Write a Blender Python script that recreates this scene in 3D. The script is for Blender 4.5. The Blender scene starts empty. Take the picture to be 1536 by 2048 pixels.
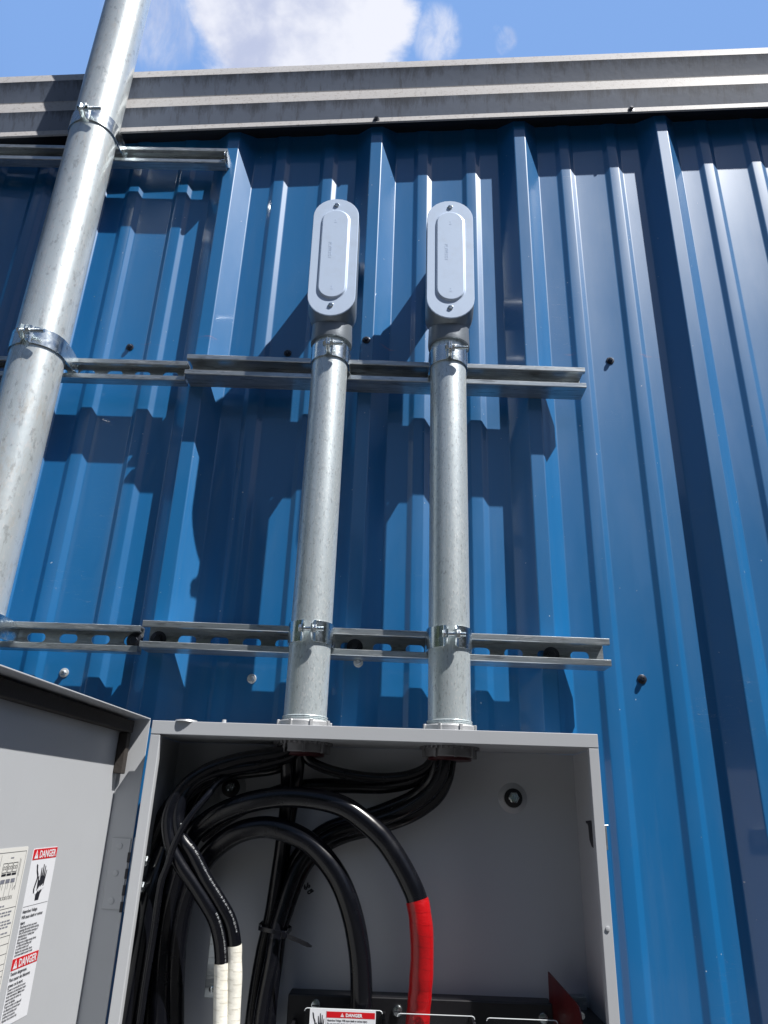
import bpy, bmesh, math, random
from mathutils import Vector, Matrix
R = math.radians
PI = math.pi
rnd = random.Random(7)
S = bpy.context.scene
COL = S.collection

# ------------------------------------------------------------------ camera
cam_d = bpy.data.cameras.new('camera'); cam = bpy.data.objects.new('camera', cam_d); COL.objects.link(cam)
cam_d.sensor_fit = 'VERTICAL'; cam_d.sensor_height = 36.0; cam_d.lens = 1440.0/2048.0*36.0
cam_d.clip_start = 0.01; cam_d.clip_end = 2000
cam.matrix_world = Matrix(((0.99949071, -0.02568827, 0.0189324, 0.0),
                           (0.0077027, -0.38153173, -0.92432365, -1.148),
                           (0.03096759, 0.92399873, -0.38113955, 1.6),
                           (0, 0, 0, 1)))
S.camera = cam
# ------------------------------------------------------------------ light
SUN = Vector((1.46, -1.0, 2.7)).normalized()
SUN_EL = math.asin(SUN.z); SUN_ROT = math.atan2(SUN.x, SUN.y)
w = bpy.data.worlds.new('World'); S.world = w; w.use_nodes = True
nt = w.node_tree; N = nt.nodes; L = nt.links
bg = N['Background']; bg.inputs[1].default_value = 0.05
sky = N.new('ShaderNodeTexSky'); sky.sky_type = 'NISHITA'; sky.sun_disc = False
sky.sun_elevation = SUN_EL; sky.sun_rotation = SUN_ROT; sky.air_density = 1.0; sky.dust_density = .7; sky.ozone_density = 2.0
tc = N.new('ShaderNodeTexCoord')
def wmath(op, a, b=None, clamp=False):
    n = N.new('ShaderNodeMath'); n.operation = op; n.use_clamp = clamp
    for i, v in enumerate((a, b)):
        if v is None: continue
        if isinstance(v, (int, float)): n.inputs[i].default_value = v
        else: L.new(v, n.inputs[i])
    return n.outputs[0]
def wnoise(scale, detail=8, rough=0.6, dist=0.0, off=(0, 0, 0), stretch=(1, 1, 1)):
    mp = N.new('ShaderNodeMapping'); mp.inputs['Location'].default_value = off; mp.inputs['Scale'].default_value = stretch
    L.new(tc.outputs['Generated'], mp.inputs['Vector'])
    n = N.new('ShaderNodeTexNoise'); n.inputs['Scale'].default_value = scale; n.inputs['Detail'].default_value = detail
    n.inputs['Roughness'].default_value = rough; n.inputs['Distortion'].default_value = dist
    L.new(mp.outputs[0], n.inputs['Vector']); return n.outputs['Fac']
def lobe(d, inner, outer):            # 1 near direction d, 0 beyond angle outer (degrees)
    dv = N.new('ShaderNodeVectorMath'); dv.operation = 'DOT_PRODUCT'
    nv = N.new('ShaderNodeVectorMath'); nv.operation = 'NORMALIZE'; L.new(tc.outputs['Generated'], nv.inputs[0])
    L.new(nv.outputs[0], dv.inputs[0]); dv.inputs[1].default_value = Vector(d).normalized()
    mr = N.new('ShaderNodeMapRange'); mr.interpolation_type = 'SMOOTHSTEP'
    mr.inputs['From Min'].default_value = math.cos(R(outer)); mr.inputs['From Max'].default_value = math.cos(R(inner))
    L.new(dv.outputs['Value'], mr.inputs['Value']); return mr.outputs[0]
def ramp(v, a, b, hi=1.0):
    mr = N.new('ShaderNodeMapRange'); mr.interpolation_type = 'SMOOTHSTEP'
    mr.inputs['From Min'].default_value = a; mr.inputs['From Max'].default_value = b; mr.inputs['To Max'].default_value = hi
    L.new(v, mr.inputs['Value']); return mr.outputs[0]
n1 = wnoise(8.0, 12, 0.60, 0.25, (3.1, 1.7, .4))
big = wmath('MAXIMUM', lobe((-0.165, 0.545, 0.824), 0, 7.0), lobe((-0.095, 0.552, 0.832), 0, 7.8))
c_big = ramp(wmath('ADD', wmath('MULTIPLY', big, 1.25), wmath('MULTIPLY', wmath('SUBTRACT', n1, 0.5), 2.1)), 0.40, 0.84)
wisp = wmath('MAXIMUM', wmath('MAXIMUM', lobe((-0.285, 0.53, 0.80), 0, 4.5), lobe((0.030, 0.56, 0.83), 0, 2.8)), lobe((0.1096, 0.560, 0.821), 0, 1.3))
c_w = ramp(wmath('MULTIPLY', wisp, wnoise(14, 8, .65, .5, (.3, 8, 2), (1.6, 1, .8))), 0.28, 0.75, 0.8)
# scattered fair-weather clouds over the rest of the sky
n2 = wnoise(2.3, 9, 0.58, 0.4, (7.7, 3.0, 1.0))
behind = wmath('SUBTRACT', 1.0, lobe((0.0, 0.56, 0.82), 25, 48))
c_s = wmath('MULTIPLY', ramp(n2, 0.56, 0.74, 0.45), behind)
cl = wmath('MAXIMUM', wmath('MAXIMUM', c_big, c_w), c_s)
shade = ramp(wnoise(7, 6, .55, .2, (1, 1, 5)), 0.36, 0.56)
cmix = N.new('ShaderNodeMixRGB'); cmix.inputs[1].default_value = (7.4, 8.2, 11.0, 1); cmix.inputs[2].default_value = (12.2, 12.5, 13.8, 1)
L.new(shade, cmix.inputs[0])
smix = N.new('ShaderNodeMixRGB'); L.new(cl, smix.inputs[0])
veil = N.new('ShaderNodeMixRGB'); veil.inputs[2].default_value = (3.3, 6.0, 11.9, 1); L.new(wmath('MULTIPLY', lobe((0.0, 0.60, 0.80), 24, 42), .95), veil.inputs[0])
L.new(sky.outputs[0], veil.inputs[1]); L.new(veil.outputs[0], smix.inputs[1]); L.new(cmix.outputs[0], smix.inputs[2])
L.new(smix.outputs[0], bg.inputs[0])
sd = bpy.data.lights.new('sun', 'SUN'); sd.energy = 4.7; sd.angle = R(0.53); sd.color = (1.0, 0.965, 0.92)
so = bpy.data.objects.new('sun', sd); COL.objects.link(so); so.location = SUN*20
so.rotation_euler = SUN.to_track_quat('Z', 'Y').to_euler()
S.view_settings.view_transform = 'Standard'; S.view_settings.look = 'None'; S.view_settings.gamma = 1.0
S.view_settings.exposure = 0.54
S.view_settings.use_curve_mapping = False
S.cycles.max_bounces = 8; S.cycles.transparent_max_bounces = 12

# ------------------------------------------------------------------ materials
class Mat:
    def __init__(s, name, base, rough=.5, metal=0., spec=.5, coat=0., coat_r=.1):
        m = bpy.data.materials.new(name); m.use_nodes = True; s.m = m; s.nt = m.node_tree
        s.N = s.nt.nodes; s.L = s.nt.links; s.b = s.N['Principled BSDF']
        s.b.inputs['Base Color'].default_value = (*base, 1); s.b.inputs['Roughness'].default_value = rough
        s.b.inputs['Metallic'].default_value = metal; s.b.inputs['Specular IOR Level'].default_value = spec
        s.b.inputs['Coat Weight'].default_value = coat; s.b.inputs['Coat Roughness'].default_value = coat_r
        s.tc = s.N.new('ShaderNodeTexCoord'); s.base = base; s.h = None
    def vec(s, kind='Object', scale=(1, 1, 1)):
        mp = s.N.new('ShaderNodeMapping'); mp.inputs['Scale'].default_value = scale
        s.L.new(s.tc.outputs[kind], mp.inputs['Vector']); return mp.outputs[0]
    def noise(s, sc, det=4, ro=.55, stretch=(1, 1, 1), kind='Object', dist=0):
        n = s.N.new('ShaderNodeTexNoise'); n.inputs['Scale'].default_value = sc; n.inputs['Detail'].default_value = det
        n.inputs['Roughness'].default_value = ro; n.inputs['Distortion'].default_value = dist
        s.L.new(s.vec(kind, stretch), n.inputs['Vector']); return n.outputs['Fac']
    def rng(s, v, a, b, lo=0., hi=1.):
        r = s.N.new('ShaderNodeMapRange'); r.inputs['From Min'].default_value = a; r.inputs['From Max'].default_value = b
        r.inputs['To Min'].default_value = lo; r.inputs['To Max'].default_value = hi; s.L.new(v, r.inputs['Value']); return r.outputs[0]
    def op(s, o, a, b):
        n = s.N.new('ShaderNodeMath'); n.operation = o
        for i, v in enumerate((a, b)):
            if isinstance(v, (int, float)): n.inputs[i].default_value = v
            else: s.L.new(v, n.inputs[i])
        return n.outputs[0]
    def mix(s, fac, col, keep=None):      # blends col over the present base colour by fac
        mx = s.N.new('ShaderNodeMixRGB'); s.L.new(fac, mx.inputs[0]) if not isinstance(fac, float) else None
        if s.b.inputs['Base Color'].is_linked: s.L.new(s.b.inputs['Base Color'].links[0].from_socket, mx.inputs[1])
        else: mx.inputs[1].default_value = s.b.inputs['Base Color'].default_value
        mx.inputs[2].default_value = (*col, 1); s.L.new(mx.outputs[0], s.b.inputs['Base Color']); return s
    def rough(s, v): s.L.new(v, s.b.inputs['Roughness']); return s
    def bump(s, v, strength=.2, dist=.001):
        n = s.N.new('ShaderNodeBump'); n.inputs['Strength'].default_value = strength; n.inputs['Distance'].default_value = dist
        s.L.new(v, n.inputs['Height'])
        if s.h: s.L.new(s.h, n.inputs['Normal'])
        s.h = n.outputs[0]; s.L.new(s.h, s.b.inputs['Normal']); return s

def sep(M, kind='Object'):
    n = M.N.new('ShaderNodeSeparateXYZ'); M.L.new(M.tc.outputs[kind], n.inputs[0]); return n.outputs

BLUE = Mat('blue_paint', (.006, .143, .375), .38, 0, .68, .8, .07); BLUE.b.inputs['Coat IOR'].default_value = 1.55
BLUE.bump(BLUE.noise(2.6, 2, .5, (1, 1, .45)), .5, .008)
BLUE.bump(BLUE.noise(900, 2), .06, .0002)
dust = BLUE.noise(14, 6, .65, (1, 1, .3)); BLUE.mix(BLUE.rng(dust, .45, .85, 0, .05), (.30, .36, .42))
BLUE.rough(BLUE.rng(dust, .3, .8, .36, .44))
# faint orange chalk line at one height and fine white specks
so_ = sep(BLUE); band = BLUE.op('LESS_THAN', BLUE.op('ABSOLUTE', BLUE.op('SUBTRACT', so_[2], 2.405), 0.), .0035)
cm = BLUE.rng(BLUE.noise(7, 5, .7, (1, 1, 6)), .56, .72, 0, .55)
BLUE.mix(BLUE.op('MULTIPLY', band, cm), (.55, .16, .06))
BLUE.mix(BLUE.rng(BLUE.noise(3.5, 5, .7, (5, 5, .25)), .56, .75, 0, .10), (.22, .27, .33))
scr = BLUE.noise(11, 3, .5, (1.0, 1, 7), dist=.6); BLUE.mix(BLUE.op('MULTIPLY', BLUE.op('LESS_THAN', BLUE.op('ABSOLUTE', BLUE.op('SUBTRACT', scr, .5), 0.), .0006), BLUE.rng(BLUE.noise(5, 2), .60, .66, 0, .55)), (.45, .5, .55))
spk = BLUE.rng(BLUE.noise(150, 1, .5), .795, .81, 0, .7); BLUE.mix(spk, (.6, .66, .7))

TRIM = Mat('weathered_trim_paint', (.42, .415, .42), .55, 0, .4)
tv = TRIM.noise(4, 5, .6, (.5, 1, 5)); TRIM.mix(TRIM.rng(tv, .35, .75, 0, .35), (.38, .365, .36))
TRIM.mix(TRIM.rng(TRIM.noise(60, 6, .8, (1.6, 1, .18)), .55, .66, 0, .4), (.12, .12, .13))
TRIM.mix(TRIM.rng(TRIM.noise(150, 5, .75), .56, .64, 0, .6), (.16, .12, .09))
TRIM.bump(TRIM.noise(60, 5), .2, .001)
TRIMU = Mat('weathered_trim_shaded', (.20, .24, .32), .6, 0, .4)  # same paint as the trim, darkened and blued for shade on downturned bands
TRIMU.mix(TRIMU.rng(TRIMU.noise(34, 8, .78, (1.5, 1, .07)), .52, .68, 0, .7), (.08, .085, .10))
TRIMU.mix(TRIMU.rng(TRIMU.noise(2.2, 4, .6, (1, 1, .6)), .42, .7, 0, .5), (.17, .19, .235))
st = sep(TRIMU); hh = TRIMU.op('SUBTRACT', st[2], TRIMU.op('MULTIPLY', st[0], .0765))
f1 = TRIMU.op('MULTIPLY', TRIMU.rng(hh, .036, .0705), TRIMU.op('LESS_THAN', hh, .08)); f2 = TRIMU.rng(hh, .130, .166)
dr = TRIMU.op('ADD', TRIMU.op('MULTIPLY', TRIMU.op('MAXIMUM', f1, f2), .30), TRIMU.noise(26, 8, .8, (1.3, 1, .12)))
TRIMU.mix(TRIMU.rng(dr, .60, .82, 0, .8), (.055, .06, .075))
TRIMU.bump(TRIMU.noise(60, 5), .2, .001)

def galv(name, base, r0, r1, metal, blotch, grain, bstretch, gstretch, dark, light, amt=.6):
    m = Mat(name, base, .4, metal, .5)
    a = m.noise(blotch, 6, .62, bstretch, dist=.4); m.mix(m.rng(a, .42, .66, 0, amt), dark)
    b = m.noise(grain, 3, .7, gstretch); m.mix(m.rng(b, .53, .66, 0, .75), light)
    c = m.noise(grain*.62, 4, .7, gstretch); m.mix(m.rng(c, .55, .65, 0, .50), tuple(x*.6 for x in dark))
    m.rough(m.rng(a, .35, .65, r0, r1)); m.bump(b, .35, .0006); m.bump(m.noise(30, 3), .18, .0012); return m
PIPE = galv('galvanised_pipe_smooth', (.72, .79, .80), .24, .38, .55, 13, 150, (1.6, 1.6, .10), (1, 1, .5), (.52, .55, .56), (.78, .79, .78), .5)
PIPE.mix(PIPE.rng(PIPE.noise(9, 7, .8, (1, 1, .35), dist=2.0), .54, .62, 0, .30), (.55, .47, .36))
PIPE.mix(PIPE.rng(PIPE.noise(55, 5, .8, (1.6, 1.6, .03)), .60, .70, 0, .4), (.34, .34, .33))
PIPE.mix(PIPE.rng(PIPE.noise(26, 6, .85, (1, 1, .4), dist=3.0), .68, .70, 0, .35), (.16, .16, .15))
COND = galv('galvanised_conduit_speckled', (.70, .78, .80), .24, .42, .55, 34, 480, (1, 1, .05), (1, 1, .40), (.42, .46, .48), (.86, .88, .87), .5)
STRUT = galv('galvanised_channel', (.52, .57, .60), .28, .48, .85, 40, 260, (.06, 1, 1), (.14, 1, 1), (.17, .18, .19), (.66, .68, .68))
ZINC = Mat('bright_zinc', (.72, .78, .80), .22, 1.0); ZINC.rough(ZINC.rng(ZINC.noise(80, 3), .3, .7, .14, .32)); ZINC.bump(ZINC.noise(50, 2), .12, .001)
CAST = Mat('cast_cover_sky_tint', (.64, .77, .97), .38, .1, .5, .2); CAST.bump(CAST.noise(500, 3), .12, .0004)  # sky reflection on the grey covers put into a pale blue base
CAST.mix(CAST.rng(CAST.noise(30, 5), .5, .8, 0, .25), (.45, .48, .52))
CASTB = Mat('cast_body_shaded', (.21, .24, .27), .36, .3, .5, .1); CASTB.bump(CASTB.noise(350, 4), .3, .0006); CASTB.mix(CASTB.rng(CASTB.noise(26, 5), .45, .75, 0, .4), (.15, .17, .20))  # darker copy of the casting colour, with the cover's shade painted in
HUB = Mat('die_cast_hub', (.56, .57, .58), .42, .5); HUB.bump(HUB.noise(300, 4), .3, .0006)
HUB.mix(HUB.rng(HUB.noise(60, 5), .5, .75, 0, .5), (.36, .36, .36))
HUBD = Mat('die_cast_hub_shaded', (.24, .24, .25), .45, .5); HUBD.bump(HUBD.noise(300, 4), .3, .0006); HUBD.mix(HUBD.rng(HUBD.noise(60, 5), .5, .75, 0, .5), (.14, .14, .15))  # hub metal darkened for the shade under the box top
GREY = Mat('enclosure_grey_paint', (.47, .49, .515), .42, 0, .45, .15, .3); GREY.bump(GREY.noise(650, 2), .12, .0003)
GREY.mix(GREY.rng(GREY.noise(5, 5), .4, .8, 0, .18), (.38, .385, .39)); GREY.bump(GREY.noise(4, 2), .16, .004)
GREY.mix(GREY.rng(GREY.noise(70, 7, .85, (1, 1, .35), dist=.8), .64, .70, 0, .35), (.26, .265, .27)); GREY.rough(GREY.rng(GREY.noise(12, 5, .7), .3, .7, .34, .52))
BLACKI = Mat('black_cable_jacket', (.004, .0045, .007), .2, 0, .42, 0, .12); BLACKI.bump(BLACKI.noise(120, 3, .5, (1, 1, .3)), .12, .0006)
bn = BLACKI.noise(60, 4); BLACKI.rough(BLACKI.rng(bn, .3, .7, .17, .30))
BAKE = Mat('black_phenolic', (.008, .008, .010), .38); BAKE.bump(BAKE.noise(200, 3), .2, .0004)
def tape(name, c, c2, r):
    m = Mat(name, c, r, 0, .5)
    mp = m.vec('UV', (1, 1, 1)); mp.node.inputs['Rotation'].default_value = (0, 0, .12); wv = m.N.new('ShaderNodeTexWave'); wv.wave_type = 'BANDS'; wv.bands_direction = 'Y'; wv.wave_profile = 'SAW'
    wv.inputs['Scale'].default_value = 27; wv.inputs['Distortion'].default_value = 3.5; wv.inputs['Detail'].default_value = 2; wv.inputs['Detail Scale'].default_value = .8
    m.L.new(mp, wv.inputs['Vector']); m.bump(wv.outputs['Fac'], .7, .0014)
    m.mix(m.rng(wv.outputs['Fac'], .0, .14, .38, 0), c2); m.mix(m.rng(m.noise(28, 5, .7, (1, 1, .5)), .48, .75, 0, .35), c2); m.bump(m.noise(90, 3, .6, (1, 1, 2)), .3, .002); return m
WTAPE = tape('white_tape', (.80, .79, .72), (.45, .41, .30), .42)
RTAPE = tape('red_tape', (.42, .006, .009), (.20, .003, .004), .28)
REDF = Mat('red_fibre_sheet', (.075, .008, .009), .3); REDF.mix(REDF.rng(REDF.noise(60, 4, .6, (1, 1, .1)), .4, .7, 0, .6), (.13, .015, .016))
REDP = Mat('red_plastic', (.045, .006, .009), .4)
WHITE = Mat('label_white', (.78, .80, .84), .35); WHITE.mix(WHITE.rng(WHITE.noise(20, 3), .4, .8, 0, .12), (.66, .68, .70))
CREAM = Mat('label_cream', (.74, .74, .71), .45); CREAM.mix(CREAM.rng(CREAM.noise(15, 3), .4, .8, 0, .15), (.64, .64, .60))
LRED = Mat('label_red', (.62, .008, .015), .35); LRED.mix(LRED.rng(LRED.noise(30, 3), .5, .9, 0, .15), (.5, .02, .02))
INK = Mat('printed_ink', (.012, .013, .02), .5); INK.mix(INK.rng(INK.noise(50, 3), .5, .9, 0, .2), (.04, .04, .05))
INKG = Mat('faded_ink', (.16, .17, .21), .5); INKG.mix(INKG.rng(INKG.noise(300, 3), .4, .7, 0, .4), (.4, .4, .44))
GASK = Mat('foam_gasket', (.035, .030, .027), .85); GASK.bump(GASK.noise(300, 4), .6, .001)
GAPSHADE = Mat('trim_gap_shade', (.006, .008, .014), .8); GAPSHADE.bump(GAPSHADE.noise(100, 3), .3, .001)  # near-black colour standing for the shade in the gap under the trim lip
SCREWB = Mat('dark_screw', (.05, .055, .07), .35, .6); SCREWB.bump(SCREWB.noise(200), .1, .0005)
SCREWW = Mat('pale_screw', (.62, .66, .68), .35, .5); SCREWW.bump(SCREWW.noise(200), .1, .0005)
GROUND = Mat('asphalt', (.034, .034, .036), .9); GROUND.mix(GROUND.rng(GROUND.noise(25, 8, .7), .35, .7), (.058, .056, .054)); GROUND.bump(GROUND.noise(40, 8), .6, .02)
LEAF = Mat('added_foliage', (.035, .055, .022), .8); LEAF.mix(LEAF.rng(LEAF.noise(1.2, 8, .7), .4, .7), (.06, .085, .03)); LEAF.bump(LEAF.noise(2, 8), 1, .3)  # leaves of the added wood that blocks low sky light
ROOFM = Mat('roof_sheet', (.5, .5, .5), .5, .3); ROOFM.bump(ROOFM.noise(20), .2, .002)
CLEAR = Mat('clear_polycarbonate', (.92, .95, .97), .06); CLEAR.b.inputs['Transmission Weight'].default_value = 1.0; CLEAR.b.inputs['IOR'].default_value = 1.25
CLEAR.bump(CLEAR.noise(12), .1, .001)
PRINT = Mat('white_cable_print', (.34, .36, .38), .5); PRINT.mix(PRINT.rng(PRINT.noise(900, 2), .45, .6), (.1, .1, .1))

# ------------------------------------------------------------------ mesh helpers
def box(bm, x0, x1, y0, y1, z0, z1, mi=0):
    v = [bm.verts.new(p) for p in ((x0,y0,z0),(x1,y0,z0),(x1,y1,z0),(x0,y1,z0),(x0,y0,z1),(x1,y0,z1),(x1,y1,z1),(x0,y1,z1))]
    for f in ((0,3,2,1),(4,5,6,7),(0,1,5,4),(1,2,6,5),(2,3,7,6),(3,0,4,7)):
        bm.faces.new([v[i] for i in f]).material_index = mi
def loft(bm, rings, cap=True, closed=True, mi=0, smooth=False):
    vs = [[bm.verts.new(p) for p in r] for r in rings]; n = len(rings[0]); fs = []
    for a, b in zip(vs, vs[1:]):
        for i in range(n if closed else n-1):
            fs.append(bm.faces.new((a[i], a[(i+1) % n], b[(i+1) % n], b[i])))
    if cap:
        fs.append(bm.faces.new(list(reversed(vs[0])))); fs.append(bm.faces.new(vs[-1]))
    for f in fs: f.material_index = mi; f.smooth = smooth
    return vs
def frame(d):
    d = Vector(d).normalized(); a = Vector((0, 0, 1)) if abs(d.z) < .9 else Vector((1, 0, 0))
    u = d.cross(a).normalized(); return u, d.cross(u).normalized()
def lathe(bm, o, d, prof, n=32, mi=0):      # prof: (distance along d, radius)
    o = Vector(o); d = Vector(d).normalized(); u, v = frame(d)
    loft(bm, [[o+d*t+(u*math.cos(2*PI*k/n)+v*math.sin(2*PI*k/n))*max(r, 1e-5) for k in range(n)] for t, r in prof], mi=mi, smooth=True)
def cyl(bm, a, b, r, n=24, mi=0): a = Vector(a); b = Vector(b); lathe(bm, a, b-a, [(0, r), ((b-a).length, r)], n, mi)
def catmull(P, step):
    P = [Vector(p) for p in P]; P = [P[0]*2-P[1]]+P+[P[-1]*2-P[-2]]; out = []
    for i in range(1, len(P)-2):
        a, b, c, d = P[i-1:i+3]; n = max(2, int((c-b).length/step))
        for k in range(n):
            t = k/n; out.append(.5*((2*b)+(c-a)*t+(2*a-5*b+4*c-d)*t*t+(3*b-a-3*c+d)*t**3))
    out.append(P[-2]); return out
def tube(bm, pts, r, n=16, mi=0, v0=0.0, rip=0.0):
    uvl = bm.loops.layers.uv.verify()
    t = [(pts[min(i+1, len(pts)-1)]-pts[max(i-1, 0)]).normalized() for i in range(len(pts))]
    u, v = frame(t[0]); rings = []; L_ = v0; ls = []
    for i, p in enumerate(pts):
        if i: L_ += (p-pts[i-1]).length
        u = (u-t[i]*u.dot(t[i])).normalized(); v = t[i].cross(u); ls.append(L_)
        rr = r*(1+(rip*math.sin(L_*190+math.sin(L_*57)*2) if rip else 0))
        rings.append([p+(u*math.cos(2*PI*k/n)+v*math.sin(2*PI*k/n))*rr for k in range(n)])
    vs = loft(bm, rings, True, True, mi, True); vi = {}
    for i, ring in enumerate(vs):
        for k, q in enumerate(ring): vi[q] = (k/n, ls[i])
    for f in bm.faces:
        q = [vi.get(lp.vert) for lp in f.loops]
        if None in q: continue
        wrap = max(a[0] for a in q)-min(a[0] for a in q) > .5 and len(q) == 4
        for lp, a in zip(f.loops, q): lp[uvl].uv = ((a[0]+(1 if wrap and a[0] < .5 else 0))*2*PI*r, a[1])
def hexa(bm, o, d, r, h, mi=0, cham=True):
    o = Vector(o); d = Vector(d).normalized(); u, v = frame(d)
    prof = [(0, r), (h*.75, r), (h, r*.82)] if cham else [(0, r), (h, r)]
    loft(bm, [[o+d*t+(u*math.cos(2*PI*k/6)+v*math.sin(2*PI*k/6))*rr for k in range(6)] for t, rr in prof], mi=mi)
def prism(bm, poly, axis, a, b, mi=0):      # poly in the two other axes (order xyz without axis)
    def P(p, t):
        q = list(p); q.insert(axis, t); return Vector(q)
    loft(bm, [[P(p, a) for p in poly], [P(p, b) for p in poly]], mi=mi)
def obj(name, bm, mats, parent=None, bevel=0, seg=2, sharp=35, kind=None, origin=None):
    bmesh.ops.recalc_face_normals(bm, faces=bm.faces)
    me = bpy.data.meshes.new(name); off = Vector((0, 0, 0))
    o = bpy.data.objects.new(name, me); COL.objects.link(o)
    wp = Vector((0, 0, 0)); q = parent
    while q: wp += q.location; q = q.parent
    tgt = Vector(origin) if origin else wp
    o.parent = parent; o.location = tgt-wp
    bmesh.ops.translate(bm, verts=bm.verts, vec=-tgt)
    bm.to_mesh(me); bm.free()
    for m in (mats if isinstance(mats, (list, tuple)) else [mats]): me.materials.append(m.m)
    if sharp:
        for p in me.polygons: p.use_smooth = True
        me.set_sharp_from_angle(angle=R(sharp))
    if bevel:
        md = o.modifiers.new('bevel', 'BEVEL'); md.width = bevel; md.segments = seg; md.limit_method = 'ANGLE'; md.angle_limit = R(30); md.harden_normals = True
    if kind: o['kind'] = kind
    return o
def tag(o, label, cat, group=None):
    o['label'] = label; o['category'] = cat
    if group: o['group'] = group
    return o
def thing(name, label, cat, loc, group=None):
    o = bpy.data.objects.new(name, None); COL.objects.link(o); o.location = loc; o.empty_display_size = .05
    return tag(o, label, cat, group)
def B(): return bmesh.new()
def copy_thing(src, loc, label):
    c = src.copy(); COL.objects.link(c); c.location = loc; c['label'] = label
    for ch in src.children:
        d = ch.copy(); COL.objects.link(d); d.parent = c
        for g in ch.children:
            e = g.copy(); COL.objects.link(e); e.parent = d
    return c
def flat(loops, ext):                       # filled 2D outline with holes -> mesh
    cu = bpy.data.curves.new('tmp', 'CURVE'); cu.dimensions = '2D'; cu.fill_mode = 'BOTH'; cu.extrude = ext/2
    for lp in loops:
        s = cu.splines.new('POLY'); s.points.add(len(lp)-1); s.use_cyclic_u = True
        for p, q in zip(s.points, lp): p.co = (q[0], q[1], 0, 1)
    return _conv(cu)
def _conv(cu):
    o = bpy.data.objects.new('tmp', cu); COL.objects.link(o); bpy.context.view_layer.update()
    me = bpy.data.meshes.new_from_object(o.evaluated_get(bpy.context.evaluated_depsgraph_get()))
    bpy.data.objects.remove(o); bpy.data.curves.remove(cu); return me
def text(s, size, ext=.00005, align='LEFT', sx=1.0, bold=0.0):
    cu = bpy.data.curves.new('tmp', 'FONT'); cu.body = s; cu.size = size; cu.extrude = ext/2; cu.align_x = align; cu.resolution_u = 2; cu.offset = bold
    me = _conv(cu); me.transform(Matrix.Diagonal((sx, 1, 1, 1))); return me
def put(bm, me, M, mi=0):                   # adds a mesh to bm
    n0 = len(bm.faces); me.transform(M); bm.from_mesh(me); bpy.data.meshes.remove(me); bm.faces.ensure_lookup_table()
    for f in bm.faces[n0:]: f.material_index = mi
def stad(w, z0, z1, n=14):                  # upright rounded-end outline (x, z), half width w
    a = [(w*math.cos(PI*k/n), z1-w+w*math.sin(PI*k/n)) for k in range(n+1)]
    b = [(w*math.cos(PI+PI*k/n), z0+w+w*math.sin(PI+PI*k/n)) for k in range(n+1)]
    return a+b

# ------------------------------------------------------------------ ground and building
PITCH = .3048; X0 = -.382; H = .032
bm = B(); box(bm, -60, 60, -60, 60, -.3, 0); obj('ground', bm, GROUND, kind='structure')
def ztrim(x): return .0765*(x+.05)          # the verge climbs to the right
prof = []
for k in range(-11, 12):
    x = X0+k*PITCH
    prof += [(x-.031, 0), (x, -H), (x+.0235, -H), (x+.0545, 0)]
    for m in (.093, .196): prof += [(x+m, 0), (x+m+.009, -.0052), (x+m+.0285, -.0052), (x+m+.0385, 0)]
bm = B(); vs = []
for x, y in prof:
    vs.append([bm.verts.new((x, y, z)) for z in (.02, 1.0, 2.0, 2.99+ztrim(x))])
for a, b in zip(vs, vs[1:]):
    for i in range(3): bm.faces.new((a[i], b[i], b[i+1], a[i+1]))
bmesh.ops.recalc_face_normals(bm, faces=bm.faces)
if sum(f.normal.y for f in bm.faces) > 0: bmesh.ops.reverse_faces(bm, faces=bm.faces)
wall = bpy.data.objects.new('corrugated_wall', bpy.data.meshes.new('corrugated_wall')); COL.objects.link(wall)
# slight rounding of every fold, then thickness
be = [e for e in bm.edges if len(e.link_faces) == 2 and e.calc_face_angle(0) > .1]
bmesh.ops.bevel(bm, geom=be, offset=.0016, segments=3, affect='EDGES', profile=.5)
bm.to_mesh(wall.data); bm.free(); wall.data.materials.append(BLUE.m)
for p in wall.data.polygons: p.use_smooth = True
wall.data.set_sharp_from_angle(angle=R(9))
tag(wall, 'glossy blue ribbed sheet metal wall behind the conduits and the grey box', 'wall')

def wall_screw(x, z, y, m, tilt=0):
    bm = B(); lathe(bm, (x, y, z), (0, -1, 0), [(0, .0072), (.0012, .0074), (.0018, .0062)], 20)
    hexa(bm, (x, y-.0018, z), (tilt*.1, -1, 0), .0046, .0048)
    lathe(bm, (x, y-.0066, z), (0, -1, 0), [(0, .0032), (.001, .0028), (.0012, .0012), (.0004, .0008)], 12)
    return obj('wall_screw', bm, m, wall, origin=(x, y, z))
for x, z, m in ((-.5214, 1.7837, SCREWW), (-.2230, 1.7832, SCREWW), (.3899, 1.8006, SCREWB), (-.0667+.012, 1.8074, SCREWW),
                (-.5192, 2.3999, SCREWB), (-.2165, 2.3940, SCREWB), (.3925, 2.3928, SCREWB)):
    wall_screw(x, z, -.032 if abs(x+.055) < .01 else 0, m, rnd.uniform(-1, 1))
wall_screw(-.0665, 2.405, -.032, SCREWB)

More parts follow.
